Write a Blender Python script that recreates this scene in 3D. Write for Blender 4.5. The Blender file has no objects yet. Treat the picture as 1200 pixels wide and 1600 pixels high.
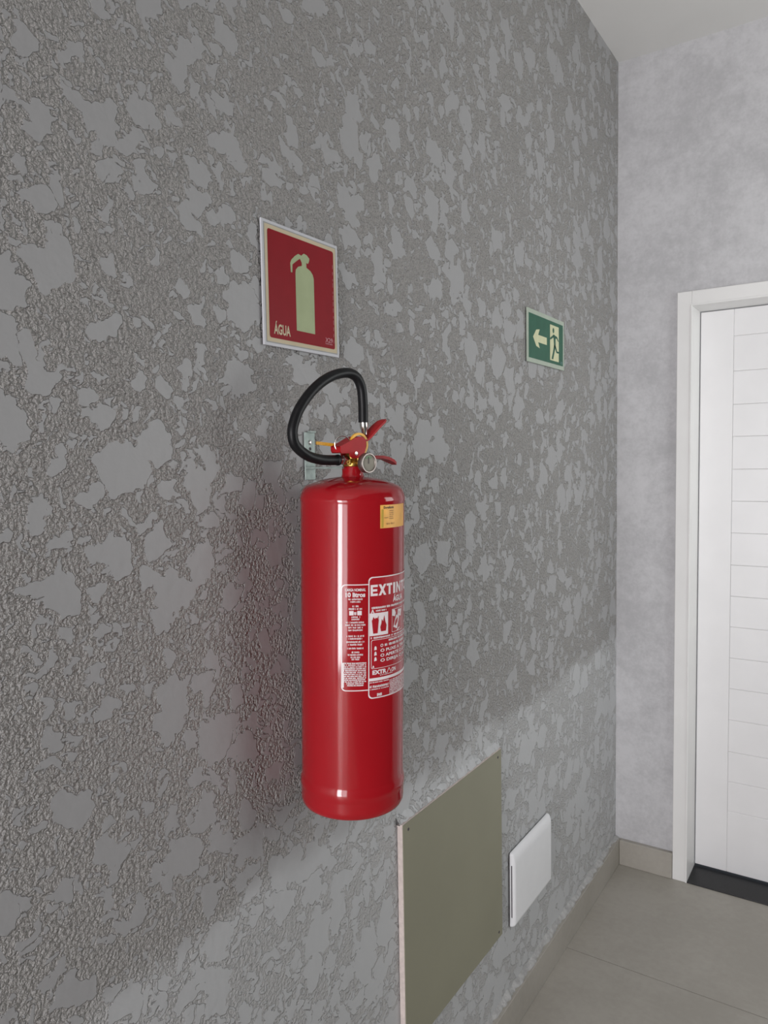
import bpy, bmesh, math, random
from mathutils import Matrix, Vector
random.seed(7)
sc = bpy.context.scene
COL = sc.collection
PI = math.pi

# ------------------------------------------------------------------ camera
YAW, PITCH, ROLL = -0.58522, -0.06629, -0.01722
cF = Vector((math.sin(YAW)*math.cos(PITCH), math.cos(YAW)*math.cos(PITCH), math.sin(PITCH)))
cR = cF.cross(Vector((0, 0, 1))).normalized()
cU = cR.cross(cF)
r2 = cR*math.cos(ROLL) + cU*math.sin(ROLL)
u2 = -cR*math.sin(ROLL) + cU*math.cos(ROLL)
cam_d = bpy.data.cameras.new('camera')
cam_d.sensor_fit = 'VERTICAL'; cam_d.sensor_height = 36.0; cam_d.sensor_width = 27.0
cam_d.lens = 26.063; cam_d.clip_start = 0.02
cam = bpy.data.objects.new('camera', cam_d); COL.objects.link(cam)
m = Matrix((r2, u2, -cF)).transposed().to_4x4()
m.translation = (0.8123, 0.0, 1.5681)
cam.matrix_world = m
sc.camera = cam

# ------------------------------------------------------------------ world, daylight, exposure
W = bpy.data.worlds.new('daylight'); sc.world = W; W.use_nodes = True
W.node_tree.nodes['Background'].inputs[0].default_value = (0.80, 0.88, 1.0, 1)
W.node_tree.nodes['Background'].inputs[1].default_value = 1.0
sc.view_settings.view_transform = 'Standard'; sc.view_settings.look = 'None'
sc.view_settings.gamma = 1.0; sc.view_settings.exposure = -0.03
sc.view_settings.use_curve_mapping = False
def area(name, loc, rot, sx, sy, power, col=(1, 1, 1)):
    l = bpy.data.lights.new(name, 'AREA'); l.shape = 'RECTANGLE'; l.size = sx; l.size_y = sy
    l.energy = power; l.color = col
    o = bpy.data.objects.new(name, l); COL.objects.link(o); o.location = loc; o.rotation_euler = rot
    return o
RY = -3.0                      # the wall behind the camera, with the glazed entrance
# daylight entering by the open entrance leaf and, weaker, by the side light next to it
area('daylight_entrance', (0.70, RY-0.02, 1.12), (PI/2, 0, 0), 0.66, 2.05, 98, (1.0, 0.98, 0.995))
area('daylight_side_light', (1.50, RY-0.02, 1.12), (PI/2, 0, 0), 0.76, 2.05, 34, (1.0, 0.98, 0.995))
# added fill that brightens the far end, set in an unseen right-hand opening
area('far_end_fill', (1.97, 2.21, 1.72), (0, PI/2, 0), 1.16, 1.06, 18.5, (0.97, 1.0, 0.965))

# ------------------------------------------------------------------ helpers
class MB:
    """collects faces; build() links ONE mesh object"""
    def __init__(s): s.v = []; s.f = []; s.sm = []
    def add(s, vs, fs, smooth=False):
        b = len(s.v); s.v += [tuple(q) for q in vs]; s.f += [tuple(b+i for i in f) for f in fs]
        s.sm += [smooth]*len(fs); return s
    def box(s, a, b, ch=0.0):
        x0, y0, z0 = a; x1, y1, z1 = b
        if ch <= 0:
            vs = [(x, y, z) for x in (x0, x1) for y in (y0, y1) for z in (z0, z1)]
            return s.add(vs, [(0,1,3,2),(4,6,7,5),(0,4,5,1),(2,3,7,6),(0,2,6,4),(1,5,7,3)])
        bm = bmesh.new()
        bmesh.ops.create_cube(bm, size=1.0)
        for v in bm.verts:
            v.co = ((x0+x1)/2+v.co.x*(x1-x0), (y0+y1)/2+v.co.y*(y1-y0), (z0+z1)/2+v.co.z*(z1-z0))
        bmesh.ops.bevel(bm, geom=list(bm.edges), offset=ch, segments=2, affect='EDGES', profile=0.5)
        bm.verts.index_update()
        s.add([v.co[:] for v in bm.verts], [tuple(v.index for v in f.verts) for f in bm.faces]); bm.free(); return s
    def lathe(s, prof, n=64, M=None, smooth=True):
        """prof = (r, z) pairs about z; M places it"""
        vs = []; fs = []
        for r, z in prof:
            for i in range(n):
                a = 2*PI*i/n; v = Vector((r*math.cos(a), r*math.sin(a), z)); vs.append(M @ v if M else v)
        for j in range(len(prof)-1):
            for i in range(n):
                k = (i+1) % n; fs.append((j*n+i, j*n+k, (j+1)*n+k, (j+1)*n+i))
        fs.append(tuple(reversed(range(n)))); fs.append(tuple((len(prof)-1)*n+i for i in range(n)))
        return s.add(vs, fs, smooth)
    def tube(s, pts, rad, n=16, closed=False):
        pts = [Vector(q) for q in pts]; N = len(pts); vs = []; fs = []
        rads = rad if isinstance(rad, (list, tuple)) else [rad]*N
        def tan(i):
            a = pts[(i-1) % N] if closed or i > 0 else pts[i]; b = pts[(i+1) % N] if closed or i < N-1 else pts[i]
            return (b-a).normalized()
        t = tan(0); up = Vector((1, 0, 0)) if abs(t.x) < .9 else Vector((0, 1, 0))
        nrm = (up - t*up.dot(t)).normalized()
        for i in range(N):
            t = tan(i); nrm = (nrm - t*nrm.dot(t)).normalized(); b = t.cross(nrm)
            for k in range(n):
                a = 2*PI*k/n; vs.append(pts[i] + (nrm*math.cos(a)+b*math.sin(a))*rads[i])
        for i in range(N if closed else N-1):
            j = (i+1) % N
            for k in range(n):
                l = (k+1) % n; fs.append((i*n+k, i*n+l, j*n+l, j*n+k))
        if not closed: fs += [tuple(reversed(range(n))), tuple((N-1)*n+k for k in range(n))]
        return s.add(vs, fs, True)
    def prism(s, poly, f0, f1):
        """poly = 2D points; f0, f1 map a 2D point to the two ends"""
        n = len(poly)
        vs = [f0(*q) for q in poly]+[f1(*q) for q in poly]
        fs = [tuple(reversed(range(n))), tuple(range(n, 2*n))]+[(i, (i+1) % n, n+(i+1) % n, n+i) for i in range(n)]
        return s.add(vs, fs)
    def build(s, name, mat, parent=None, sharp=35):
        me = bpy.data.meshes.new(name); me.from_pydata(s.v, [], s.f)
        me.polygons.foreach_set('use_smooth', s.sm); me.update()
        bm = bmesh.new(); bm.from_mesh(me)
        bmesh.ops.recalc_face_normals(bm, faces=bm.faces)
        for e in bm.edges:
            if len(e.link_faces) == 2 and e.calc_face_angle(0) > math.radians(sharp): e.smooth = False
        bm.to_mesh(me); bm.free()
        me.materials.append(mat)
        o = bpy.data.objects.new(name, me); COL.objects.link(o)
        if parent: o.parent = parent
        return o
def tag(o, label, cat, group=None):
    o['label'] = label; o['category'] = cat
    if group: o['group'] = group
    return o
def struct(o, label=None, cat=None):
    o['kind'] = 'structure'
    if label: o['label'] = label
    if cat: o['category'] = cat
    return o
def empty(name, loc=(0, 0, 0)):
    o = bpy.data.objects.new(name, None); COL.objects.link(o); o.location = loc; o.empty_display_size = .05; return o

# ---- node helper
class NT:
    def __init__(s, name):
        s.m = bpy.data.materials.new(name); s.m.use_nodes = True; s.t = s.m.node_tree
        s.b = s.t.nodes['Principled BSDF']
    def n(s, typ, **kw):
        o = s.t.nodes.new(typ)
        for k, v in kw.items(): setattr(o, k, v)
        return o
    def put(s, sock, v):
        if hasattr(v, 'is_linked') or isinstance(v, bpy.types.NodeSocket): s.t.links.new(v, sock)
        elif v is not None: sock.default_value = v
    def math(s, op, a, b=None, c=None, clamp=False):
        o = s.n('ShaderNodeMath', operation=op, use_clamp=clamp); s.put(o.inputs[0], a)
        if b is not None: s.put(o.inputs[1], b)
        if c is not None: s.put(o.inputs[2], c)
        return o.outputs[0]
    def noise(s, vec, scale, detail=2.0, rough=.5, dim='3D', col=False):
        o = s.n('ShaderNodeTexNoise', noise_dimensions=dim); s.put(o.inputs['Vector'], vec)
        o.inputs['Scale'].default_value = scale; o.inputs['Detail'].default_value = detail; o.inputs['Roughness'].default_value = rough
        return o.outputs['Color'] if col else o.outputs['Fac']
    def ramp(s, v, a, b, lo=0.0, hi=1.0, smooth=True):
        o = s.n('ShaderNodeMapRange', interpolation_type='SMOOTHSTEP' if smooth else 'LINEAR'); s.put(o.inputs[0], v)
        o.inputs[1].default_value = a; o.inputs[2].default_value = b; o.inputs[3].default_value = lo; o.inputs[4].default_value = hi
        return o.outputs[0]
    def mix(s, f, a, b):
        o = s.n('ShaderNodeMix', data_type='RGBA'); s.put(o.inputs[0], f); s.put(o.inputs[6], a); s.put(o.inputs[7], b); return o.outputs[2]
    def vm(s, op, a, b=None, scale=None):
        o = s.n('ShaderNodeVectorMath', operation=op); s.put(o.inputs[0], a)
        if b is not None: s.put(o.inputs[1], b)
        if scale is not None: o.inputs['Scale'].default_value = scale
        return o.outputs[0]
    def bump(s, h, dist, strength=1.0):
        o = s.n('ShaderNodeBump'); s.put(o.inputs['Height'], h); o.inputs['Distance'].default_value = dist
        o.inputs['Strength'].default_value = strength; s.t.links.new(o.outputs[0], s.b.inputs['Normal'])
    def pos(s): return s.n('ShaderNodeNewGeometry').outputs['Position']
    def obj(s): return s.n('ShaderNodeTexCoord').outputs['Object']
def plain(name, col, rough=.5, metal=0.0, var=.06, scale=30, bump=0.0, bscale=200, coat=0.0, spec=None):
    """single paint / metal / plastic with faint procedural variation and grain"""
    k = NT(name); c = (*col, 1)
    n = k.noise(k.obj(), scale, 3.0)
    lo = tuple(max(0, q*(1-var)) for q in col)+(1,); hi = tuple(min(1, q*(1+var)) for q in col)+(1,)
    k.put(k.b.inputs['Base Color'], k.mix(k.ramp(n, .3, .7), lo, hi))
    k.b.inputs['Roughness'].default_value = rough; k.b.inputs['Metallic'].default_value = metal
    if coat: k.b.inputs['Coat Weight'].default_value = coat; k.b.inputs['Coat Roughness'].default_value = .04
    if spec is not None: k.b.inputs['Specular IOR Level'].default_value = spec
    if bump: k.bump(k.noise(k.obj(), bscale, 2.0), bump)
    return k.m

# ------------------------------------------------------------------ materials
def make_plaster_wall():
    """splattered plaster pressed flat: smooth islands proud of a gritty ground; below 0.9 m a tighter, paler coat"""
    k = NT('pressed_plaster'); P = k.pos()
    sx = k.n('ShaderNodeSeparateXYZ'); k.put(sx.inputs[0], P)
    cx = k.n('ShaderNodeCombineXYZ'); k.put(cx.inputs[0], sx.outputs[1]); k.put(cx.inputs[1], sx.outputs[2])
    p2 = cx.outputs[0]; z = sx.outputs[2]
    w1 = k.vm('SCALE', k.vm('SUBTRACT', k.noise(p2, 22, 2.0, .55, '2D', True), (.5, .5, .5)), scale=.060)
    w2 = k.vm('SCALE', k.vm('SUBTRACT', k.noise(p2, 90, 2.0, .5, '2D', True), (.5, .5, .5)), scale=.009)
    q = k.vm('ADD', k.vm('ADD', p2, w1), w2)
    # coat limit: a wavering line about 0.9 m above the floor
    band = k.ramp(k.math('ADD', z, k.math('MULTIPLY', k.math('SUBTRACT', k.noise(p2, 5, 3.0, .6, '2D'), .5), .10)), .86, .92)   # 0 low coat, 1 upper coat
    low = k.math('SUBTRACT', 1.0, band)
    dens = k.math('ADD', k.math('MULTIPLY', k.math('SUBTRACT', k.noise(p2, 3.0, 2.0, .5, '2D'), .5), .30), k.math('MULTIPLY', low, .10))
    blobs = None
    for sc_, r0, r1 in ((13.0, -.20, .52), (26.0, -.18, .50), (52.0, -.16, .46)):
        v = k.n('ShaderNodeTexVoronoi', voronoi_dimensions='2D', feature='F1'); k.put(v.inputs['Vector'], q)
        v.inputs['Scale'].default_value = sc_
        sep = k.n('ShaderNodeSeparateColor'); k.put(sep.inputs[0], v.outputs['Color'])
        rad = k.math('ADD', k.ramp(sep.outputs[0], 0, 1, r0, r1, False), dens)
        d = k.math('DIVIDE', k.math('SUBTRACT', rad, v.outputs['Distance']), sc_)
        blobs = d if blobs is None else k.math('MAXIMUM', blobs, d)
    vg = k.n('ShaderNodeTexVoronoi', voronoi_dimensions='2D', feature='F1'); k.put(vg.inputs['Vector'], k.vm('ADD', p2, k.vm('SCALE', k.noise(p2, 120, 1.0, .5, '2D', True), scale=.006)))
    vg.inputs['Scale'].default_value = 190
    grit = k.math('ADD', k.math('MULTIPLY', k.noise(p2, 150, 2.5, .62, '2D'), .72), k.math('MULTIPLY', k.math('SUBTRACT', 1.0, vg.outputs['Distance']), .26))
    blobs = k.math('ADD', blobs, k.math('MULTIPLY', k.math('SUBTRACT', grit, .5), .0055))
    isl = k.ramp(blobs, -.0005, .0013)
    grit = k.math('ADD', k.math('MULTIPLY', k.math('SUBTRACT', grit, .5), k.math('SUBTRACT', 2.7, k.math('MULTIPLY', low, 1.4))), .40)
    flat = k.math('ADD', .88, k.math('MULTIPLY', k.noise(p2, 60, 2.0, .5, '2D'), .10))
    o = k.n('ShaderNodeMix', data_type='FLOAT'); k.put(o.inputs[0], isl); k.put(o.inputs[2], grit); k.put(o.inputs[3], flat)
    h = o.outputs[0]
    k.bump(h, .0054, 1.0)
    tone = k.noise(p2, 1.6, 3.0, .55, '2D')
    grit_c = k.mix(tone, (.335, .322, .311, 1), (.362, .349, .338, 1))
    isl_c = k.mix(tone, (.312, .308, .311, 1), (.334, .331, .335, 1))
    low_c = k.mix(tone, (.42, .425, .432, 1), (.48, .485, .492, 1))
    c = k.mix(isl, grit_c, isl_c)
    c = k.mix(k.math('MULTIPLY', low, k.ramp(isl, 0, 1, .55, .9)), c, low_c)
    k.put(k.b.inputs['Base Color'], c)
    k.put(k.b.inputs['Roughness'], k.ramp(isl, 0, 1, .46, .50))
    return k.m
def make_cement_wall():
    k = NT('burnished_cement'); P = k.pos()
    warp = k.vm('ADD', P, k.vm('SCALE', k.noise(P, 3.0, 2.0, .5, col=True), scale=.12))
    a = k.noise(warp, 4.5, 6.0, .62); b = k.noise(P, 28, 4.0, .65); c = k.noise(P, 90, 2.0, .6)
    f = k.math('ADD', k.math('MULTIPLY', a, .50), k.math('ADD', k.math('MULTIPLY', b, .34), k.math('MULTIPLY', c, .16)))
    k.put(k.b.inputs['Base Color'], k.mix(k.ramp(f, .36, .64), (.425, .419, .431, 1), (.560, .553, .567, 1)))
    k.b.inputs['Roughness'].default_value = .55
    k.bump(f, .004, .35)
    return k.m
def make_tile(name, c0, c1, rough):
    k = NT(name); P = k.pos()
    f = k.math('ADD', k.math('MULTIPLY', k.noise(P, 3.0, 5.0, .6), .7), k.math('MULTIPLY', k.noise(P, 45, 3.0, .6), .3))
    k.put(k.b.inputs['Base Color'], k.mix(k.ramp(f, .35, .65), c0, c1)); k.b.inputs['Roughness'].default_value = rough
    return k.m
M_WALL = make_plaster_wall()
M_CEM = make_cement_wall()
M_TILE = make_tile('greige_porcelain', (.310, .288, .254, 1), (.362, .338, .302, 1), .42)
M_GROUT = plain('grout', (.26, .24, .21), .9)
M_CEIL = plain('ceiling_paint', (.64, .625, .61), .8, var=.02, scale=3)
M_ROOM = plain('room_paint', (.80, .795, .79), .8, var=.02, scale=3)
M_DARKWALL = plain('dark_grey_paint', (.10, .098, .095), .8, var=.05, scale=3)
M_DOOR = plain('white_lacquer', (.75, .74, .745), .35, var=.015, scale=8)
M_CASING = plain('white_casing_paint', (.75, .74, .73), .42, var=.02, scale=6)
M_GRANITE = plain('black_granite', (.011, .011, .012), .35, var=.5, scale=300, spec=.3)
M_PLASTER_EDGE = plain('plaster_edge', (.36, .355, .35), .85, var=.12, scale=60, bump=.002, bscale=150)
M_RED = plain('red_enamel', (.315, .006, .011), .085, var=.02, scale=12)
M_REDP = plain('red_lever_paint', (.36, .010, .014), .40, var=.05, scale=60, spec=.15)
M_BLACK = plain('black_rubber', (.009, .009, .010), .40, var=.15, scale=80, spec=.20)
M_BRASS = plain('brass', (.72, .47, .12), .28, 1.0, var=.12, scale=120)
M_STEEL = plain('chromed_steel', (.62, .60, .58), .25, 1.0, var=.08, scale=120)
M_WIRE = plain('steel_wire', (.70, .68, .66), .22, 1.0)
M_GALV = plain('galvanised_steel', (.27, .32, .30), .45, .3, var=.12, scale=90)
M_YEL = plain('yellow_plastic', (.80, .42, .03), .45, var=.05)
M_DIAL = plain('gauge_dial', (.26, .245, .20), .5, spec=.2)
M_RING = plain('dull_gauge_ring', (.34, .30, .28), .45, 1.0, var=.1, scale=120)
M_GLASSY = plain('gauge_lens', (.60, .58, .52), .12, coat=.8)
M_NEEDLE = plain('needle', (.05, .04, .04), .5)
M_DIALGREEN = plain('dial_green', (.12, .20, .10), .5)
M_PRINT = plain('white_print', (.74, .66, .67), .35, var=.02, spec=.4)
M_FILM = plain('label_film_red', (.36, .012, .020), .24, var=.03, coat=.4)
M_STICK = plain('orange_sticker', (.80, .40, .07), .45, var=.10, scale=40)
M_STICK2 = plain('olive_stripe', (.45, .30, .03), .45)
M_INK = plain('dark_ink', (.035, .028, .02), .6)
M_INKB = plain('brown_ink', (.42, .22, .06), .6)
M_SIGNW = plain('sign_white', (.52, .52, .55), .4, var=.02)
M_SIGNG = plain('sign_grey_rim', (.30, .30, .29), .5)
M_CREAM = plain('luminescent_cream', (.55, .47, .33), .45, var=.03, spec=.12)
M_LUM = plain('luminescent_print', (.37, .42, .25), .45, var=.04, spec=.12)
M_SIGNR = plain('sign_red', (.24, .009, .015), .38, var=.03, spec=.12)
M_MARK = plain('maker_mark', (.50, .22, .25), .5)
M_EXITG = plain('sign_green', (.035, .115, .075), .42, var=.05, spec=.12)
M_EXITB = plain('exit_border', (.39, .44, .37), .45, var=.03, spec=.12)
M_EXITL = plain('exit_print', (.60, .60, .39), .45, var=.03, spec=.12)
M_EXITM = plain('exit_mark', (.20, .32, .34), .5)
M_BOARD = plain('olive_grey_board_paint', (.245, .236, .172), .55, var=.03, scale=5)
M_MDF = plain('raw_board_edge', (.56, .48, .45), .8, var=.08, scale=90)
M_PLASTIC = plain('white_plastic', (.74, .74, .755), .38, var=.01)
M_DARK = plain('dark_slot', (.06, .05, .06), .9)
M_GLASS = plain('frosted_glass', (.8, .85, .9), .3)

# ------------------------------------------------------------------ the setting
D, H, RX = 2.822, 3.007, 1.95
FR = 0.12                                     # recess of the door leaf
DX0, DX1, DZ = 0.2656, 1.087, 2.099           # clear door opening
T = .15
struct(MB().box((-T, RY-T, -.05), (0, D+T+.12, H+.1)).build('wall_left', M_WALL), 'grey pressed plaster wall with smooth islands over gritty ground', 'wall')
w = MB()
w.box((0, D, 0), (DX0-.001, D+T, H)); w.box((DX1+.001, D, 0), (RX, D+T, H)); w.box((DX0-.001, D, DZ+.001), (DX1+.001, D+T, H))
struct(w.build('wall_back', M_CEM), 'pale grey burnished cement wall around the white door', 'wall')
w = MB()
WY0, WY1, WZ0, WZ1 = 1.67, 2.75, 1.13, 2.31  # opening added in the unseen wall for the far-end fill
w.box((RX, RY-T, -.05), (RX+T, WY0, H+.1)); w.box((RX, WY1, -.05), (RX+T, D+T, H+.1)); w.box((RX, WY0, -.05), (RX+T, WY1, WZ0)); w.box((RX, WY0, WZ1), (RX+T, WY1, H+.1))
struct(w.build('wall_right', M_DARKWALL), 'plain dark grey wall facing the plaster wall', 'wall')
w = MB()
w.box((0, RY-T, 0), (.33, RY, H)); w.box((1.90, RY-T, 0), (RX, RY, H)); w.box((.33, RY-T, 2.19), (1.90, RY, H)); w.box((1.06, RY-.10, 0), (1.10, RY-.03, 2.19))
struct(w.build('wall_front', M_ROOM), 'white wall behind the viewer with the entrance opening', 'wall')
struct(MB().box((0, RY-T, H), (RX, D+T, H+.1)).build('ceiling', M_CEIL), 'plain off white painted ceiling', 'ceiling')
fl = MB().box((0, RY-T, -.05), (RX, D+T, -.0015)).build('floor', M_GROUT)
struct(fl, 'greige porcelain tile floor', 'floor')
# tiles: 60 cm, one joint crossing the view at y = 2.22
tm = None
TS, J = .60, .0022
for iy in range(-9, 2):
    y0 = 2.221 + iy*TS
    for ix in range(4):
        x0 = .004 + ix*TS; x1 = min(x0+TS-J, RX); ya = max(y0+J/2, RY); yb = min(y0+TS-J/2, D-.001)
        if x1-x0 < .05 or yb-ya < .05: continue
        full = abs(x1-x0-(TS-J)) < 1e-6 and abs(yb-ya-(TS-J)) < 1e-6
        if full and tm:
            o = bpy.data.objects.new('tile', tm); COL.objects.link(o)
        else:
            o = MB().box((0, 0, -.008), (x1-x0, yb-ya, 0), .0006).build('tile', M_TILE)
            if full: tm = o.data
        o.location = (x0, ya, 0); o.parent = fl
# skirting of the same tile with a ragged plaster bead on top
BH, BT = .098, .019
def baseboard(name, along, p0, p1, label):
    root = struct(empty(name, (0, 0, 0)), label, 'baseboard')
    a = p0
    while a < p1-.01:
        b = min(a+2*TS-J, p1)
        if along == 'y': MB().box((.0005, a, .0005), (BT, b, BH), .0015).build('tile', M_TILE, root)
        else: MB().box((a, D-BT, .0005), (b, D-.0005, BH), .0015).build('tile', M_TILE, root)
        a += 2*TS
    return root
bl = baseboard('baseboard_left', 'y', D-.0005-TS*10, D-.0005, 'greige tile skirting along the plaster wall')
bb = baseboard('baseboard_back', 'x', BT+.0008, .2135, 'short greige tile skirting beside the white door')
def bead(parent, y0, y1, step=.006):
    rnd = random.Random(3); n = int((y1-y0)/step); vs = []; fs = []
    wv = .010; hv = .010
    for i in range(n+1):
        wv += rnd.uniform(-.0028, .0028)+(.0125-wv)*.15; hv += rnd.uniform(-.0022, .0022)+(.009-hv)*.15
        wv = min(max(wv, .004), .0185); hv = min(max(hv, .003), .016); y = y0+(y1-y0)*i/n
        vs += [(.0, y, BH-.0005), (wv, y, BH-.0005), (wv*.96, y, BH+hv*.45), (wv*.55, y, BH+hv*.9), (.0, y, BH+hv*1.5)]
    for i in range(n):
        for k_ in range(4): fs.append((i*5+k_, i*5+k_+1, i*5+5+k_+1, i*5+5+k_))
    MB().add(vs, fs, True).build('plaster_bead', M_PLASTER_EDGE, parent, 60)
bead(bl, .9, D-.001)

# ---- door with frame and boarded leaf
dr = struct(empty('door_1', (DX0, D, 0)), 'white boarded door in a white frame on the pale cement wall', 'door')
def L(o, par=dr):
    o.parent = par; o.matrix_parent_inverse = Matrix.Translation((-DX0, -D, 0)); return o
CX0, CX1, CZ, CP = .2145, 1.138, 2.151, .016     # casing outer edges, projection from the wall
L(MB().box((CX0, D-CP, 0), (DX0-.003, D, CZ), .002).build('casing', M_CASING))
L(MB().box((DX1+.003, D-CP, 0), (CX1, D, CZ), .002).build('casing', M_CASING))
L(MB().box((DX0-.003, D-CP, DZ+.003), (DX1+.003, D, CZ), .002).build('casing', M_CASING))
JD = T-.002
L(MB().box((DX0-.006, D-CP-.002, 0), (DX0, D+JD, DZ+.006), .001).build('jamb', M_CASING))
L(MB().box((DX1, D-CP-.002, 0), (DX1+.006, D+JD, DZ+.006), .001).build('jamb', M_CASING))
L(MB().box((DX0, D-CP-.002, DZ), (DX1, D+JD, DZ+.006), .001).build('jamb', M_CASING))
leaf = L(MB().box((DX0+.003, D+FR+.010, .012), (DX1-.003, D+FR+.034, DZ-.003)).build('leaf', M_DOOR))
def LL(o): o.parent = leaf; return o
SX0, SX1 = .3795, DX1-.003-(.3795-DX0-.003)
GZ = [2.0, 1.875, 1.756, 1.641, 1.523, 1.407, 1.291, 1.173, 1.058, .944, .828, .713, .595, .474, .360, .247]
def piece(name, x0, x1, z0, z1, ch=.0022, yo=0.0):
    o = MB().box((x0-DX0, FR+yo, z0), (x1-DX0, FR+.0105, z1), ch).build(name, M_DOOR, leaf)
    return o
leaf.matrix_parent_inverse = Matrix.Identity(4)
for v in leaf.data.vertices: v.co -= Vector((DX0, D, 0))
piece('stile', DX0+.003, SX0, .012, DZ-.003); piece('stile', SX1, DX1-.003, .012, DZ-.003)
piece('rail', SX0, SX1, GZ[0], DZ-.003); piece('rail', SX0, SX1, .012, GZ[-1])
for i in range(len(GZ)-1):
    piece('board', SX0+.0002, SX1-.0002, GZ[i+1]+.0001, GZ[i]-.0001, .0018, .0006)
# lever handle on the far side of the leaf
hd = MB(); hd.lathe([(.024, 0), (.024, .006), (.012, .008), (.010, .045), (.0, .046)][:4], 24, Matrix.Translation((DX1-.06-DX0, FR, 1.03)) @ Matrix.Rotation(PI/2, 4, 'X'))
hd.tube([(DX1-.06-DX0, FR-.04, 1.03), (DX1-.10-DX0, FR-.042, 1.03), (DX1-.18-DX0, FR-.040, 1.028)], .009, 12)
hd.build('handle', M_STEEL, leaf)
struct(MB().box((DX0, D-CP, -.0005), (DX1, D+JD, .004), .0015).build('trim_1', M_GRANITE), 'black granite sill under the white door', 'door sill')

# ------------------------------------------------------------------ flat print helpers
def text_mesh(body, size, thick=0.0, spacing=1.0, sx=1.0):
    """returns (verts2d, faces, width) of a line of lettering, baseline 0, left aligned"""
    c = bpy.data.curves.new('lettering', 'FONT'); c.body = body; c.size = size; c.offset = thick*size; c.space_character = spacing
    c.resolution_u = 3
    o = bpy.data.objects.new('lettering', c); COL.objects.link(o)
    me = o.to_mesh()
    vs = [(v.co.x*sx, v.co.y) for v in me.vertices]; fs = [tuple(f.vertices) for f in me.polygons]
    o.to_mesh_clear(); bpy.data.objects.remove(o); bpy.data.curves.remove(c)
    x0 = min(q[0] for q in vs); x1 = max(q[0] for q in vs)
    return [(x-x0, y) for x, y in vs], fs, x1-x0
class Print:
    """2D shapes (u right, v up) that land on a surface through place(u, v, lift)"""
    def __init__(s, place): s.p = place; s.mb = MB()
    def poly(s, pts, lift=0.0): s.mb.add([s.p(u, v, lift) for u, v in pts], [tuple(range(len(pts)))]); return s
    def rect(s, u0, v0, u1, v1, lift=0.0, n=1):
        for i in range(n):
            a = u0+(u1-u0)*i/n; b = u0+(u1-u0)*(i+1)/n
            s.poly([(a, v0), (b, v0), (b, v1), (a, v1)], lift)
        return s
    def text(s, body, u, v, h, width=None, thick=0.0, align='l', spacing=1.0, lift=0.0):
        vs, fs, w_ = text_mesh(body, h/.70, thick, spacing)
        k = width/w_ if width else 1.0
        off = 0 if align == 'l' else (-w_*k/2 if align == 'c' else -w_*k)
        s.mb.add([s.p(u+off+x*k, v+y, lift) for x, y in vs], fs); return s
    def frame(s, u0, v0, u1, v1, t, r=0.0, lift=0.0, n=24):
        """outline of a rounded rectangle"""
        def ring(i):
            pts = []; rr = max(r-i, .0001); a0, b0, a1, b1 = u0+i, v0+i, u1-i, v1-i
            for (cx_, cy_, st) in ((a1-rr, b1-rr, 0), (a0+rr, b1-rr, 90), (a0+rr, b0+rr, 180), (a1-rr, b0+rr, 270)):
                for k_ in range(7):
                    an = math.radians(st+15*k_); pts.append((cx_+rr*math.cos(an), cy_+rr*math.sin(an)))
            out = []
            for i_ in range(len(pts)):
                a = pts[i_]; b = pts[(i_+1) % len(pts)]
                m_ = max(1, int(abs(b[0]-a[0])/((u1-u0)/n)))
                out += [(a[0]+(b[0]-a[0])*q/m_, a[1]+(b[1]-a[1])*q/m_) for q in range(m_)]
            return out
        A = ring(0)
        mid = ((u0+u1)/2, (v0+v1)/2)
        # inner ring: scaled copy keeps the point count equal
        kx = 1-2*t/(u1-u0); ky = 1-2*t/(v1-v0)
        Bp = [(mid[0]+(a-mid[0])*kx, mid[1]+(b-mid[1])*ky) for a, b in A]
        N = len(A)
        s.mb.add([s.p(a, b, lift) for a, b in A]+[s.p(a, b, lift) for a, b in Bp], [(i, (i+1) % N, N+(i+1) % N, N+i) for i in range(N)])
        return s
    def fill(s, u0, v0, u1, v1, r, lift=0.0):
        pts = []
        for (cx_, cy_, st) in ((u1-r, v1-r, 0), (u0+r, v1-r, 90), (u0+r, v0+r, 180), (u1-r, v0+r, 270)):
            for k_ in range(7):
                an = math.radians(st+15*k_); pts.append((cx_+r*math.cos(an), cy_+r*math.sin(an)))
        return s.poly(pts, lift)
    def scribble(s, uc, v, w_, h, rnd, fill=.62, lift=0.0):
        """a line of print too small to read: a row of uneven strokes"""
        u = uc-w_/2; end = uc+w_/2
        while u < end:
            k_ = h*rnd.uniform(.22, .50)
            if rnd.random() < .86: s.rect(u, v+h*rnd.uniform(0, .15), min(u+k_*fill, end), v+h*rnd.uniform(.8, 1.0), lift)
            u += k_
        return s
    def build(s, name, mat, parent):
        me = s.mb; o = bpy.data.meshes.new(name); o.from_pydata(me.v, [], me.f); o.update(); o.materials.append(mat)
        ob = bpy.data.objects.new(name, o); COL.objects.link(ob); ob.parent = parent; return ob

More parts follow.
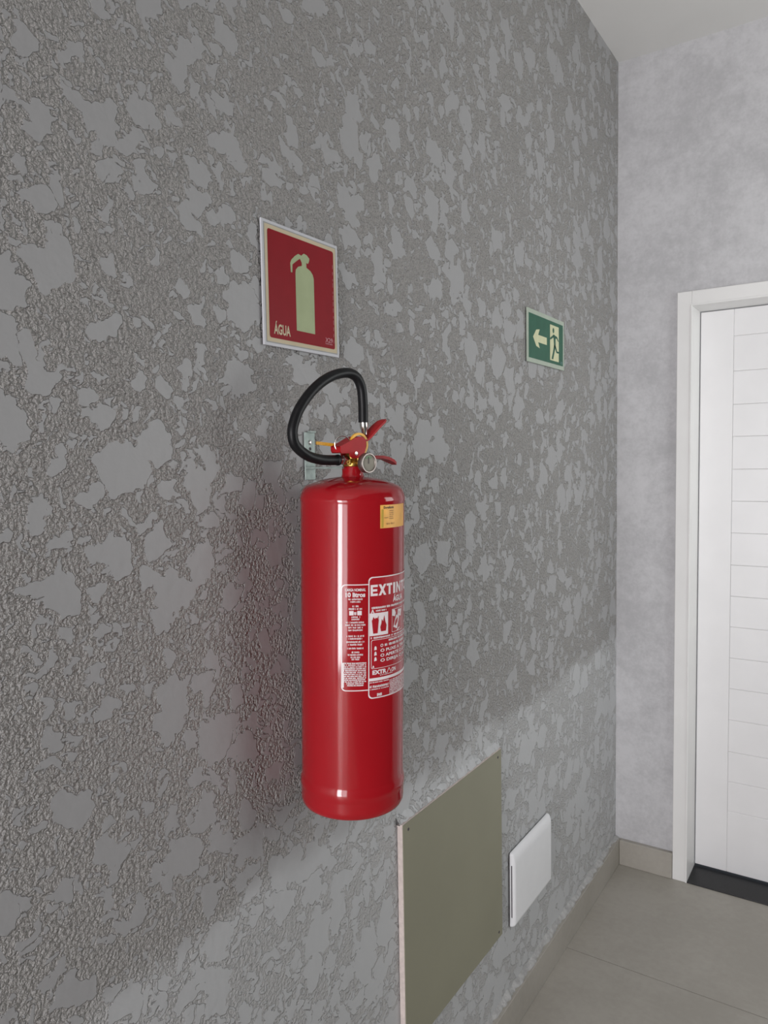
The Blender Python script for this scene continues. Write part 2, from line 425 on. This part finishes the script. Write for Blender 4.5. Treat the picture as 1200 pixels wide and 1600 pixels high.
# ------------------------------------------------------------------ fire extinguisher sign
SX, SY, SZ, SW, SH = .0025, .8844, 1.7575, .1965, .1960
sg = tag(empty('fire_extinguisher_sign', (SX, SY, SZ)), 'square red sign with pale extinguisher pictogram reading ÁGUA above the hose', 'sign')
MB().box((0, 0, 0), (.0030, SW, SH), .0006).build('backing_plate', M_SIGNW, sg)
pl = lambda u, v, l: (.0031+l, u*SW, v*SH)
Print(pl).frame(.024, .024, .976, .976, .010).build('rim_line', M_SIGNG, sg)
Print(pl).fill(.034, .034, .966, .966, .012, .0002).build('cream_border', M_CREAM, sg)
Print(pl).fill(.066, .066, .934, .934, .022, .0005).build('red_field', M_SIGNR, sg)
body = [(.404, .165), (.650, .165), (.648, .640), (.635, .672), (.605, .698), (.552, .716), (.550, .757), (.572, .752), (.586, .770), (.594, .800), (.560, .822), (.520, .828), (.500, .815),
        (.488, .803), (.445, .810), (.400, .782), (.354, .742), (.340, .713), (.345, .638), (.364, .640), (.368, .706), (.420, .744), (.466, .774), (.490, .745), (.490, .719), (.440, .702), (.410, .672), (.404, .640)]
Print(pl).poly(body, .0007).build('pictogram', M_LUM, sg)
Print(pl).text('ÁGUA', .117, .104, .080, .205, .028, lift=.0007).build('lettering', M_CREAM, sg)
mk = Print(pl); mk.text('X29', .795, .118, .040, .105, .01, lift=.0007)
rn = random.Random(5); mk.scribble(.848, .098, .105, .014, rn, lift=.0007)
for k_ in range(13):
    z_ = .12+k_*.055; mk.rect(.917, z_, .921, z_+rn.uniform(.02, .045), .0007)
mk.build('maker_mark', M_MARK, sg)

# ------------------------------------------------------------------ exit sign
EY, EZ, EW, EH = 1.946, 1.8415, .290, .1475
eg = tag(empty('exit_sign', (SX, EY, EZ)), 'small green exit sign with left arrow and figure walking through a doorway', 'sign')
MB().box((0, 0, 0), (.0030, EW, EH), .0006).build('backing_plate', M_EXITB, eg)
pe = lambda u, v, l: (.0031+l, u*EW, v*EH)
Print(pe).rect(.036, .082, .964, .916, .0002).build('green_field', M_EXITG, eg)
Print(pe).poly([(.140, .490), (.222, .640), (.312, .668), (.272, .553), (.500, .553), (.500, .412), (.272, .412), (.312, .305), (.222, .330)], .0005).build('arrow', M_EXITL, eg)
Print(pe).rect(.590, .142, .838, .845, .0005).build('doorway_print', M_EXITL, eg)
f_ = Print(pe)
hx, hy = .683, .742
f_.poly([(hx+.023*math.cos(2*PI*i/12), hy+.054*math.sin(2*PI*i/12)) for i in range(12)], .0008)
f_.poly([(.672, .664), (.712, .668), (.745, .640), (.742, .560), (.744, .448), (.700, .430), (.690, .560)], .0008)      # trunk
f_.poly([(.680, .655), (.596, .588), (.588, .545), (.612, .552), (.690, .612)], .0008)                                  # leading arm
f_.poly([(.738, .655), (.792, .640), (.836, .560), (.812, .555), (.775, .600), (.735, .600)], .0008)                    # trailing arm
f_.poly([(.700, .455), (.744, .452), (.716, .330), (.676, .170), (.630, .172), (.668, .310)], .0008)                    # standing leg
f_.poly([(.720, .470), (.752, .440), (.790, .352), (.838, .352), (.838, .318), (.772, .312), (.712, .430)], .0008)      # stepping leg
f_.build('figure', M_EXITG, eg)
Print(pe).text('X29', .885, .115, .055, .055, lift=.0005).build('maker_mark', M_EXITM, eg)

# ------------------------------------------------------------------ olive board and white cover low on the wall
bd = tag(empty('cover_board', (0, 1.254, .314)), 'square olive grey painted board fixed low on the plaster wall', 'board')
MB().box((.0005, 0, 0), (.0130, .486, .505), .0008).build('core', M_MDF, bd)
MB().box((.0130, .0012, .001), (.0142, .4848, .504)).build('painted_face', M_BOARD, bd)
rf = random.Random(9); vs = []; fs = []; nf = 60
for i in range(nf+1):
    y = -.004+.494*i/nf; d = .0098+rf.uniform(-.0016, .0014); h_ = .016+rf.uniform(-.005, .005)
    vs += [(-.001, y, .5045), (d, y, .5045), (d*.95, y, .5075), (d*.5, y, .5065+h_*.5), (-.001, y, .507+h_)]
for i in range(nf):
    for k_ in range(4): fs.append((i*5+k_, i*5+k_+1, i*5+6+k_, i*5+5+k_))
MB().add(vs, fs, True).build('plaster_fillet', M_WALL, bd, 60)
for (yy, zz) in ((.022, .488), (.464, .488), (.022, .017), (.464, .017)):
    MB().lathe([(.0032, 0), (.0032, .0006), (.0016, .0012)], 12, Matrix.Translation((.0142, yy, zz)) @ Matrix.Rotation(PI/2, 4, 'Y')).build('screw', M_DARK, bd)

BY0, BY1, BZ0, BZ1, BD = 1.811, 2.090, .288, .499, .019
cv = tag(empty('cover_box', (0, BY0, BZ0)), 'white plastic cover box with sloped top and side slots beside the olive board', 'cover box')
W_, H_ = BY1-BY0, BZ1-BZ0
def shell_profile(x):        # inset of the outline at depth x: sides fall in slightly, top slopes
    return x
lay = [(.0040, .0, .0, .0), (.009, .0005, .0005, .001), (.013, .001, .0045, .003), (.0165, .0025, .0125, .006), (.0185, .006, .022, .010), (BD, .011, .030, .015)]
vs = []; fs = []; NR = 0
for (x, ins, top, bot) in lay:
    y0, y1, z0, z1 = ins, W_-ins, bot, H_-top
    rr = .006; ring = []
    for (cx_, cz_, st) in ((y1-rr, z1-rr, 0), (y0+rr, z1-rr, 90), (y0+rr, z0+rr, 180), (y1-rr, z0+rr, 270)):
        for k_ in range(5):
            an = math.radians(st+22.5*k_); ring.append((x, cx_+rr*math.cos(an), cz_+rr*math.sin(an)))
    NR = len(ring); vs += ring
for j in range(len(lay)-1):
    for i in range(NR): fs.append((j*NR+i, j*NR+(i+1) % NR, (j+1)*NR+(i+1) % NR, (j+1)*NR+i))
fs.append(tuple((len(lay)-1)*NR+i for i in range(NR))); fs.append(tuple(range(NR)))
MB().add(vs, fs, True).build('shell', M_PLASTIC, cv, 50)
MB().box((.0003, .006, .006), (.0042, W_-.006, H_-.006)).build('gap_shade', M_DARK, cv)  # dark block paints the shadow gap between shell and wall
MB().box((.0085, -.0004, .030), (.0110, .0012, H_-.034)).build('slot_strip', M_DARK, cv)
MB().box((.0075, W_-.0012, .030), (.0115, W_+.0006, H_-.070)).build('slot_strip', M_SIGNW, cv)  # pale strip paints the gleam of light at the right slot

# ------------------------------------------------------------------ fire extinguisher
KX, Z0 = .025, 1.012
ex = tag(empty('fire_extinguisher', (.0975, .969, Z0)), 'tall red water extinguisher with black hose looped above its valve, hung on the wall', 'fire extinguisher')
ex.rotation_euler = (Matrix.Rotation(math.atan(KX), 3, 'Y') @ Matrix.Rotation(math.radians(-13), 3, 'Z')).to_euler()
R0 = .0837
prof = [(.0, .014), (.055, .012), (.070, .006), (.0745, .001), (.0785, .0), (.0820, .0022), (.0841, .007), (.0847, .014), (.0847, .0270), (.0850, .0300), (.0856, .0335), (.0859, .0370), (.0858, .0405), (.0853, .0440), (.0845, .0475), (R0+.0001, .0505), (R0, .054),
        (R0, .200), (R0, .350), (R0, .4955), (R0+.0006, .498), (R0+.0009, .5005), (R0+.0006, .503), (R0-.0003, .5055), (R0-.0014, .5095), (R0-.0042, .5155), (.0750, .5200), (.0660, .5245), (.0540, .5285), (.0400, .5320), (.0260, .5343), (.0180, .5352), (.0, .5356)]
MB().lathe(prof[1:-1], 128).build('body', M_RED, ex, 50)
MB().lathe([(.0190, .5340), (.0182, .5362), (.0172, .5385), (.0172, .5500), (.0165, .5512), (.010, .5514)], 40).build('neck_collar', M_RED, ex)
# valve
vb = MB().lathe([(.0150, .5512), (.0158, .5525), (.0158, .5565), (.0125, .5580), (.0115, .5620), (.0118, .5790), (.0105, .5820)], 32).build('valve_body', M_BRASS, ex)
Rx = Matrix.Rotation(PI/2, 4, 'X')     # z -> -y
MB().lathe([(.0068, .009), (.0068, .0150), (.0084, .0155), (.0084, .0225), (.0068, .0230), (.0068, .0320)], 6, Matrix.Translation((0, 0, .5618)) @ Rx, False).build('hose_nut', M_STEEL, ex)
MB().box((-.0105, -.0145, .5535), (.0105, .0200, .5640), .0015).build('valve_block', M_BRASS, ex)
# hose: outlet towards the left, loop up and back over the valve
hp = [(.0, -.0300, .5616), (0, -.0350, .5615), (0, -.0414, .5615), (0, -.0560, .5618), (0, -.0700, .5632), (.001, -.0918, .5685), (.002, -.1134, .5819), (.003, -.1212, .5971), (.003, -.1191, .6161), (.003, -.1058, .6423),
      (.002, -.0789, .6706), (.001, -.0475, .6902), (0, -.0148, .6990), (0, .0067, .6946), (0, .0182, .6785), (0, .0219, .6532), (0, .0228, .6223)]
def catmull(pts, n):
    P = [Vector(q) for q in pts]; P = [2*P[0]-P[1]]+P+[2*P[-1]-P[-2]]; out = []
    for i in range(1, len(P)-2):
        for k_ in range(n):
            t = k_/n; a, b, c, d = P[i-1], P[i], P[i+1], P[i+2]
            out.append(.5*((2*b)+(c-a)*t+(2*a-5*b+4*c-d)*t*t+(3*b-3*c+d-a)*t**3))
    out.append(P[-2]); return out
cl = catmull(hp, 8)
MB().tube(cl, [(.0088 if i < 6 else .0080) for i in range(len(cl))], 20).build('hose', M_BLACK, ex)
nz = MB().lathe([(.0062, 0), (.0066, .003), (.0066, .011), (.0054, .013), (.0046, .022)], 24, Matrix.Translation((0, .0232, .6245)) @ Matrix.Rotation(PI, 4, 'X') @ Matrix.Rotation(.10, 4, 'X'))
nz.build('nozzle', M_STEEL, ex)
# lever: pressed channel over the valve, blade rising to the right
ch = [(-.0357, .5835), (-.0172, .5907), (-.006, .5962), (.0030, .5992), (.0120, .5985), (.0177, .5942), (.0180, .5840), (.0161, .5758), (.0125, .5690), (.0081, .5645), (-.0109, .5645), (-.0150, .5680), (-.0159, .5722), (-.0331, .5722), (-.0357, .5760)]
lv = MB()
for X in (.0098, -.0120): lv.prism(ch, lambda a, b, X=X: (X, a, b), lambda a, b, X=X: (X+.0022, a, b))
top = ch[:6]
for i in range(5):
    (a0, b0), (a1, b1) = top[i], top[i+1]
    lv.prism([(a0, b0), (a1, b1), (a1, b1-.0022), (a0, b0-.0022)], lambda a, b: (-.0100, a, b), lambda a, b: (.0100, a, b))
lv.box((-.0100, -.0357, .5735), (.0100, -.0337, .5835))
lever = lv.build('lever', M_REDP, ex)
bl_ = MB()
path = [(.0150, .5935), (.0230, .5950), (.0300, .6000), (.0400, .6090), (.0520, .6190), (.0625, .6262), (.0690, .6292)]
half = [.0100, .0100, .0105, .0112, .0112, .0098, .0050]
vs = []; fs = []
for (s_, z_), hw in zip(path, half):
    vs += [(-hw, s_, z_), (hw, s_, z_), (hw, s_+.0018, z_-.0026), (-hw, s_+.0018, z_-.0026)]
for i in range(len(path)-1):
    for k_ in range(4): fs.append((i*4+k_, i*4+(k_+1) % 4, i*4+4+(k_+1) % 4, i*4+4+k_))
fs += [(3, 2, 1, 0), tuple(len(vs)-4+k_ for k_ in range(4))]
bl_.add(vs, fs); bl_.build('lever_blade', M_REDP, ex)
hn = MB(); vs = []; fs = []
path = [(.0140, .5640), (.0300, .5668), (.0450, .5688), (.0580, .5688), (.0720, .5665), (.0850, .5620), (.0940, .5580)]
half = [.0090, .0095, .0100, .0105, .0105, .0095, .0050]
for (s_, z_), hw in zip(path, half):
    vs += [(-hw, s_, z_), (hw, s_, z_), (hw*1.02, s_, z_-.0050), (-hw*1.02, s_, z_-.0050)]
for i in range(len(path)-1):
    for k_ in range(4): fs.append((i*4+k_, i*4+(k_+1) % 4, i*4+4+(k_+1) % 4, i*4+4+k_))
fs += [(3, 2, 1, 0), tuple(len(vs)-4+k_ for k_ in range(4))]
hn.add(vs, fs); hn.build('carry_handle', M_REDP, ex)
MB().lathe([(.0030, -.0135), (.0030, .0135)], 16, Matrix.Translation((0, -.004, .5720)) @ Matrix.Rotation(PI/2, 4, 'Y')).build('rivet', M_STEEL, ex)
# pressure gauge facing the room
Gm = Matrix.Translation((0, .0035, .5572)) @ Matrix.Rotation(PI/2, 4, 'Y')
gs = MB().lathe([(.0045, .008), (.0045, .024)], 20, Gm).build('gauge_stem', M_BRASS, ex)
gg = MB().lathe([(.0100, .0235), (.0150, .0245), (.0158, .0260), (.0160, .0345), (.0152, .0362), (.0138, .0362), (.0134, .0340), (.0130, .0335)], 40, Gm).build('gauge', M_RING, ex)
MB().lathe([(.0132, .0334), (.0132, .0338)], 36, Gm).build('dial', M_DIAL, gg)
arc = []
for i in range(13): a = math.radians(50+80*i/12); arc.append((a, .0108))
dg = MB()
for i in range(12):
    a, b = arc[i][0], arc[i+1][0]
    dg.add([(.0340, .0035+r_*math.cos(t_), .5572+r_*math.sin(t_)) for r_, t_ in ((.0075, a), (.0112, a), (.0112, b), (.0075, b))], [(0, 1, 2, 3)])
dg.build('green_zone', M_DIALGREEN, gg)
MB().box((.0341, .0028, .5560), (.0345, .0042, .5665)).build('needle', M_NEEDLE, gg)
# safety pin ring and yellow seal
ring = [(.004+.004*math.cos(2*PI*i/40), -.0245+.0125*math.cos(2*PI*i/40), .5862+.0135*math.sin(2*PI*i/40)) for i in range(40)]
MB().tube(ring, .0011, 8, True).build('safety_pin_ring', M_WIRE, ex)
MB().tube([(.004, -.012, .5840), (.004, .012, .5830), (.004, .0240, .5815)], .0011, 8).build('safety_pin', M_WIRE, ex)
sl = MB(); N = 28
a0, a1 = math.radians(-50), math.radians(205)
vs = []; fs = []
for i in range(N+1):
    a = a0+(a1-a0)*i/N; c_, s_ = math.cos(a), math.sin(a)
    for (X, r_) in ((.0056, .0150), (.0095, .0150), (.0095, .0188), (.0056, .0188)): vs.append((X, .0062+r_*c_, .5864+r_*s_))
for i in range(N):
    for k_ in range(4): fs.append((i*4+k_, i*4+(k_+1) % 4, i*4+4+(k_+1) % 4, i*4+4+k_))
fs += [(0, 1, 2, 3), tuple(N*4+k_ for k_ in range(4))]
sl.add(vs, fs, True)
sl.build('seal_loop', M_YEL, ex)
tl = MB(); n = 17
p0 = Vector((-.012, -.0100, .5838)); p1 = Vector((-.012, -.0650, .5883))
for i in range(n):
    a = p0.lerp(p1, i/n); b = p0.lerp(p1, (i+.55)/n); c_ = p0.lerp(p1, (i+1)/n)
    tl.box((-.0135, b.y, a.z-.0026), (-.0105, a.y, a.z+.0026)); tl.box((-.0130, c_.y, b.z-.0018), (-.0110, b.y, b.z+.0018))
tl.build('seal_tail', M_YEL, ex)

# ---- printed labels: u = arc length from the gauge side, v = height above the base
def cyl(u, v, l):
    a = u/R0; r_ = R0+.00035+l; return (r_*math.cos(a), r_*math.sin(a), v)
dg_ = lambda d: math.radians(d)*R0
zz = lambda z: z-Z0
rnd = random.Random(11)
A_ = Print(cyl)                                   # narrow label
u0, u1, v0, v1 = dg_(-53.2), dg_(-20), zz(1.2205), zz(1.3862)
A_.frame(u0, v0, u1+.006, v1, .0015, .0065, -.00015, n=30)
uc = dg_(-38.2)
A_.text('CARGA NOMINAL', uc, zz(1.3758), .0042, dg_(21.5), .03, 'c', lift=.0002)
A_.text('10 litros', uc, zz(1.3670), .0068, dg_(20.5), .04, 'c', lift=.0002)
for z_, w_, h_ in ((1.3620, 15, .0030), (1.3580, 12, .0030), (1.3510, 6.5, .0032), (1.3468, 14, .0034)): A_.scribble(uc, zz(z_), dg_(w_), h_, rnd)
A_.rect(uc-dg_(6.5), zz(1.3388), uc-dg_(2.0), zz(1.3455), 0, 2); A_.rect(uc+dg_(2.0), zz(1.3388), uc+dg_(6.5), zz(1.3455), 0, 2); A_.scribble(uc, zz(1.3390), dg_(3), .0060, rnd)
for z_, w_ in ((1.3345, 10), (1.3310, 8), (1.3262, 20), (1.3222, 21), (1.3182, 15), (1.3142, 15), (1.3050, 18), (1.3010, 14), (1.2960, 19), (1.2918, 15), (1.2860, 17), (1.2800, 8), (1.2760, 16), (1.2722, 10), (1.2690, 8)): A_.scribble(uc, zz(z_), dg_(w_), .0030, rnd)
for i in range(13): A_.scribble(uc-.0005, zz(1.2632-.0029*i), dg_(23.5 if i < 11 else 18), .0023, rnd, .8)
A_.rect(dg_(-52), zz(1.226), dg_(-50.4), zz(1.2650))
A_.build('capacity_label', M_PRINT, ex)
# main label: red film panel, then the white print
Fm = Print(cyl)
u0, u1, v0, v1 = dg_(-24.6), dg_(72), zz(1.2068), zz(1.3968)
n = 24
for i in range(n): Fm.rect(u0+.0006+(u1-u0-.0012)*i/n, v0+.001, u0+.0006+(u1-u0-.0012)*(i+1)/n, v1-.001, .00005)
B_ = Print(cyl)
B_.frame(u0, v0, u1, v1, .0017, .0065, .0002, 60)
def block(ch_, a, w_, v_, h):
    """heavy capital drawn from bars: a = left edge and w_ = width in degrees"""
    t = .0036; u_ = dg_(a); W2 = dg_(w_); l = .0003; q = lambda *p_: B_.poly(list(p_), l)
    if ch_ == 'E':
        B_.rect(u_, v_, u_+t, v_+h, l)
        for f in (0, .5, 1): B_.rect(u_+t, v_+(h-t)*f, u_+W2*(1 if f != .5 else .92), v_+(h-t)*f+t, l)
    elif ch_ == 'X':
        q((u_, v_), (u_+t*1.25, v_), (u_+W2, v_+h), (u_+W2-t*1.25, v_+h)); q((u_+W2-t*1.25, v_), (u_+W2, v_), (u_+t*1.25, v_+h), (u_, v_+h))
    elif ch_ == 'T':
        B_.rect(u_, v_+h-t, u_+W2, v_+h, l, 2); B_.rect(u_+W2/2-t*.58, v_, u_+W2/2+t*.58, v_+h-t, l)
    elif ch_ == 'I': B_.rect(u_, v_, u_+W2, v_+h, l)
    elif ch_ == 'N':
        B_.rect(u_, v_, u_+t, v_+h, l); B_.rect(u_+W2-t, v_, u_+W2, v_+h, l); q((u_+t, v_+h), (u_+t, v_+h*.62), (u_+W2-t, v_), (u_+W2-t, v_+h*.38))
    elif ch_ == 'O': B_.frame(u_, v_, u_+W2, v_+h, t, .0055, l, 8)
    elif ch_ == 'R':
        B_.rect(u_, v_, u_+t, v_+h, l); B_.frame(u_, v_+h*.42, u_+W2*.94, v_+h, t*.9, .004, l, 8); q((u_+W2*.45, v_+h*.45), (u_+W2*.66, v_), (u_+W2, v_), (u_+W2*.8, v_+h*.45))
for ch_, a, w_ in (('E', -22.2, 8.2), ('X', -13.0, 9.8), ('T', -2.6, 8.2), ('I', 7.2, 3.6), ('N', 12.6, 9.4), ('T', 23.2, 8.2), ('O', 32.4, 10.2), ('R', 44.0, 9.4)):
    block(ch_, a, w_, zz(1.3672), .0172)
B_.text('ÁGUA', dg_(17), zz(1.3545), .0085, dg_(20), .04, 'c', lift=.0003)
B_.scribble(dg_(19), zz(1.3470), dg_(82), .0036, rnd, .75, .0003)
B_.text('A', dg_(-22), zz(1.3405), .0058, None, .03, lift=.0003)
B_.scribble(dg_(-10), zz(1.3425), dg_(14), .0030, rnd, .7, .0003)
def icon(ua, ub, va, vb, kind):
    m_ = 6
    if kind == 'bin':
        for i in range(m_): B_.rect(ua+(ub-ua)*i/m_, va, ua+(ub-ua)*(i+1)/m_, vb, .0003)
    else: B_.frame(ua, va, ub, vb, .0007, .001, .0003, 8)
    X = lambda f: ua+(ub-ua)*f; Y = lambda f: va+(vb-va)*f
    if kind == 'bin':
        Fm.poly([(X(.10), Y(.70)), (X(.46), Y(.70)), (X(.40), Y(.10)), (X(.17), Y(.10))], .0006)
        Fm.poly([(X(.13), Y(.70)), (X(.18), Y(.84)), (X(.26), Y(.74)), (X(.31), Y(.80)), (X(.38), Y(.76)), (X(.45), Y(.88)), (X(.44), Y(.70))], .0006)
        Fm.poly([(X(.58), Y(.16)), (X(.86), Y(.16)), (X(.90), Y(.42)), (X(.82), Y(.58)), (X(.76), Y(.86)), (X(.70), Y(.60)), (X(.62), Y(.70)), (X(.60), Y(.52)), (X(.54), Y(.36))], .0006)
    else:
        B_.poly([(X(.10), Y(.22)), (X(.42), Y(.10)), (X(.62), Y(.62)), (X(.34), Y(.72))], .0003)
        B_.poly([(X(.02), Y(.72)), (X(.22), Y(.66)), (X(.30), Y(.80)), (X(.20), Y(.97)), (X(.04), Y(.97))], .0003)
        B_.poly([(X(.44), Y(.66)), (X(.80), Y(.60)), (X(.86), Y(.90)), (X(.50), Y(.94))], .0003)
        B_.poly([(X(.36), Y(.02)), (X(.62), Y(.16)), (X(.66), Y(.10)), (X(.44), Y(.0))], .0003)
icon(dg_(-23.2), dg_(-.5), zz(1.3053), zz(1.3405), 'bin')
icon(dg_(5.4), dg_(28), zz(1.3060), zz(1.3425), 'no')
icon(dg_(34), dg_(57), zz(1.3060), zz(1.3425), 'no')
B_.scribble(dg_(18), zz(1.3005), dg_(80), .0032, rnd, .75, .0003)
B_.frame(dg_(-21.5), zz(1.2535), dg_(58), zz(1.2990), .0007, .003, .0002, 50)
B_.scribble(dg_(28), zz(1.2935), dg_(55), .0036, rnd, .75, .0003)
for i, tx in enumerate(('O', 'O PUXE A TRAVA', 'O APERTE O GATILHO', 'O DIRIJA O JATO')):
    B_.text(tx, dg_(-10.5), zz(1.2865-.0078*i), .0046, dg_((3.6, 52, 64, 54)[i]), .03, lift=.0003)
B_.scribble(dg_(14), zz(1.2865), dg_(38), .0046, rnd, .75, .0003)
for i in range(3):
    v_ = zz(1.2825-.0085*i); uu = dg_(-16.5)
    B_.poly([(uu-.0022, v_), (uu+.0022, v_+.0006), (uu+.0016, v_+.0052), (uu-.0004, v_+.0066), (uu-.0018, v_+.0046)], .0003)
B_.poly([(dg_(-20.3), zz(1.2555)), (dg_(-17.6), zz(1.2555)), (dg_(-19), zz(1.2592))], .0003)
B_.text('EXTR', dg_(-20), zz(1.2447), .0062, dg_(17.5), .05, lift=.0003)
tr = dg_(1.2)
for a, b, w_ in (((tr-.0045, zz(1.2435)), (tr, zz(1.2515)), .0012), ((tr+.0045, zz(1.2435)), (tr, zz(1.2515)), .0012)):
    B_.poly([(a[0]-w_/2, a[1]), (a[0]+w_/2, a[1]), (b[0]+w_/2, b[1]), (b[0]-w_/2, b[1])], .0003)
B_.text('ON', dg_(5), zz(1.2440), .0060, dg_(7.5), .04, lift=.0003)
B_.scribble(dg_(-2), zz(1.2415), dg_(18), .0016, rnd, .7, .0003)
m_ = 16
for i in range(m_): a = dg_(-24.4+88*i/m_); b = dg_(-24.4+88*(i+1)/m_); B_.rect(a, zz(1.2345), b, zz(1.2390), .0003)
B_.scribble(dg_(-11), zz(1.2312), dg_(24), .0020, rnd, .7, .0003)
B_.scribble(dg_(-11), zz(1.2235), dg_(24), .0042, rnd, .7, .0003)
B_.scribble(dg_(-11), zz(1.2205), dg_(24), .0018, rnd, .8, .0003)
B_.scribble(dg_(-11.5), zz(1.2095), dg_(6), .0050, rnd, .8, .0003)
m_ = 10
for i in range(9): B_.scribble(dg_(32), zz(1.2298-.0026*i), dg_(60), .0021, rnd, .8, .0003)
Fm.build('label_film', M_FILM, ex)
B_.build('instruction_label', M_PRINT, ex)
# orange service sticker
St = Print(cyl); n = 12; ua, ub, va, vb = dg_(-11.2), dg_(32), zz(1.4705), zz(1.5060)
for i in range(n): St.rect(ua+(ub-ua)*i/n, va, ua+(ub-ua)*(i+1)/n, vb, 0)
stk = St.build('service_sticker', M_STICK, ex)
Print(cyl).rect(ua+.0022, va+.001, ua+.0060, vb-.0065, .0003).build('stripe', M_STICK2, stk)
Print(cyl).text('Engefogo', ua+.0060, vb-.0058, .0040, .021, .02, lift=.0004).build('lettering', M_INK, stk)
k2 = Print(cyl)
for i in range(5): k2.scribble(ua+.0220, vb-.0100-.0030*i, .0090, .0018, rnd, .8, .0003)
k2.scribble(ua+.0115, vb-.0205, .0080, .0018, rnd, .7, .0003); k2.scribble(ua+.0200, va+.0050, .0170, .0030, rnd, .7, .0003)
k2.build('small_print', M_INKB, stk)

# ------------------------------------------------------------------ wall bracket behind the valve
br = tag(empty('wall_bracket', (0, .994, 1.545)), 'galvanised steel wall bracket behind the black hose loop', 'bracket')
pb = MB().box((.0015, -.0135, -.004), (.0040, .0135, .0775), .0006)
pb.build('wall_plate', M_GALV, br)
MB().box((.0015, -.004, .0765), (.0100, .010, .0795), .0004).build('top_tab', M_GALV, br)
MB().box((.0040, -.0135, .0150), (.0840, .0135, .0178), .0004).build('arm', M_GALV, br)
for s_ in (-1, 1):
    yy = -.0243+s_*.0265
    MB().box((.0780, min(yy, yy+.006*s_), .0150), (.1130, max(yy, yy+.006*s_), .0178), .0004).build('prong', M_GALV, br)
MB().box((.0720, -.0535, .0150), (.0800, .0090, .0178), .0004).build('cross_bar', M_GALV, br)
for z_ in (.0600, .0380):
    MB().lathe([(.0042, 0), (.0040, .0012), (.0020, .0022)], 16, Matrix.Translation((.0040, 0, z_)) @ Matrix.Rotation(PI/2, 4, 'Y')).build('screw', M_STEEL, br)
MB().lathe([(.0028, 0), (.0028, .0004)], 16, Matrix.Translation((.0040, 0, .0490)) @ Matrix.Rotation(PI/2, 4, 'Y')).build('hole', M_DARK, br)
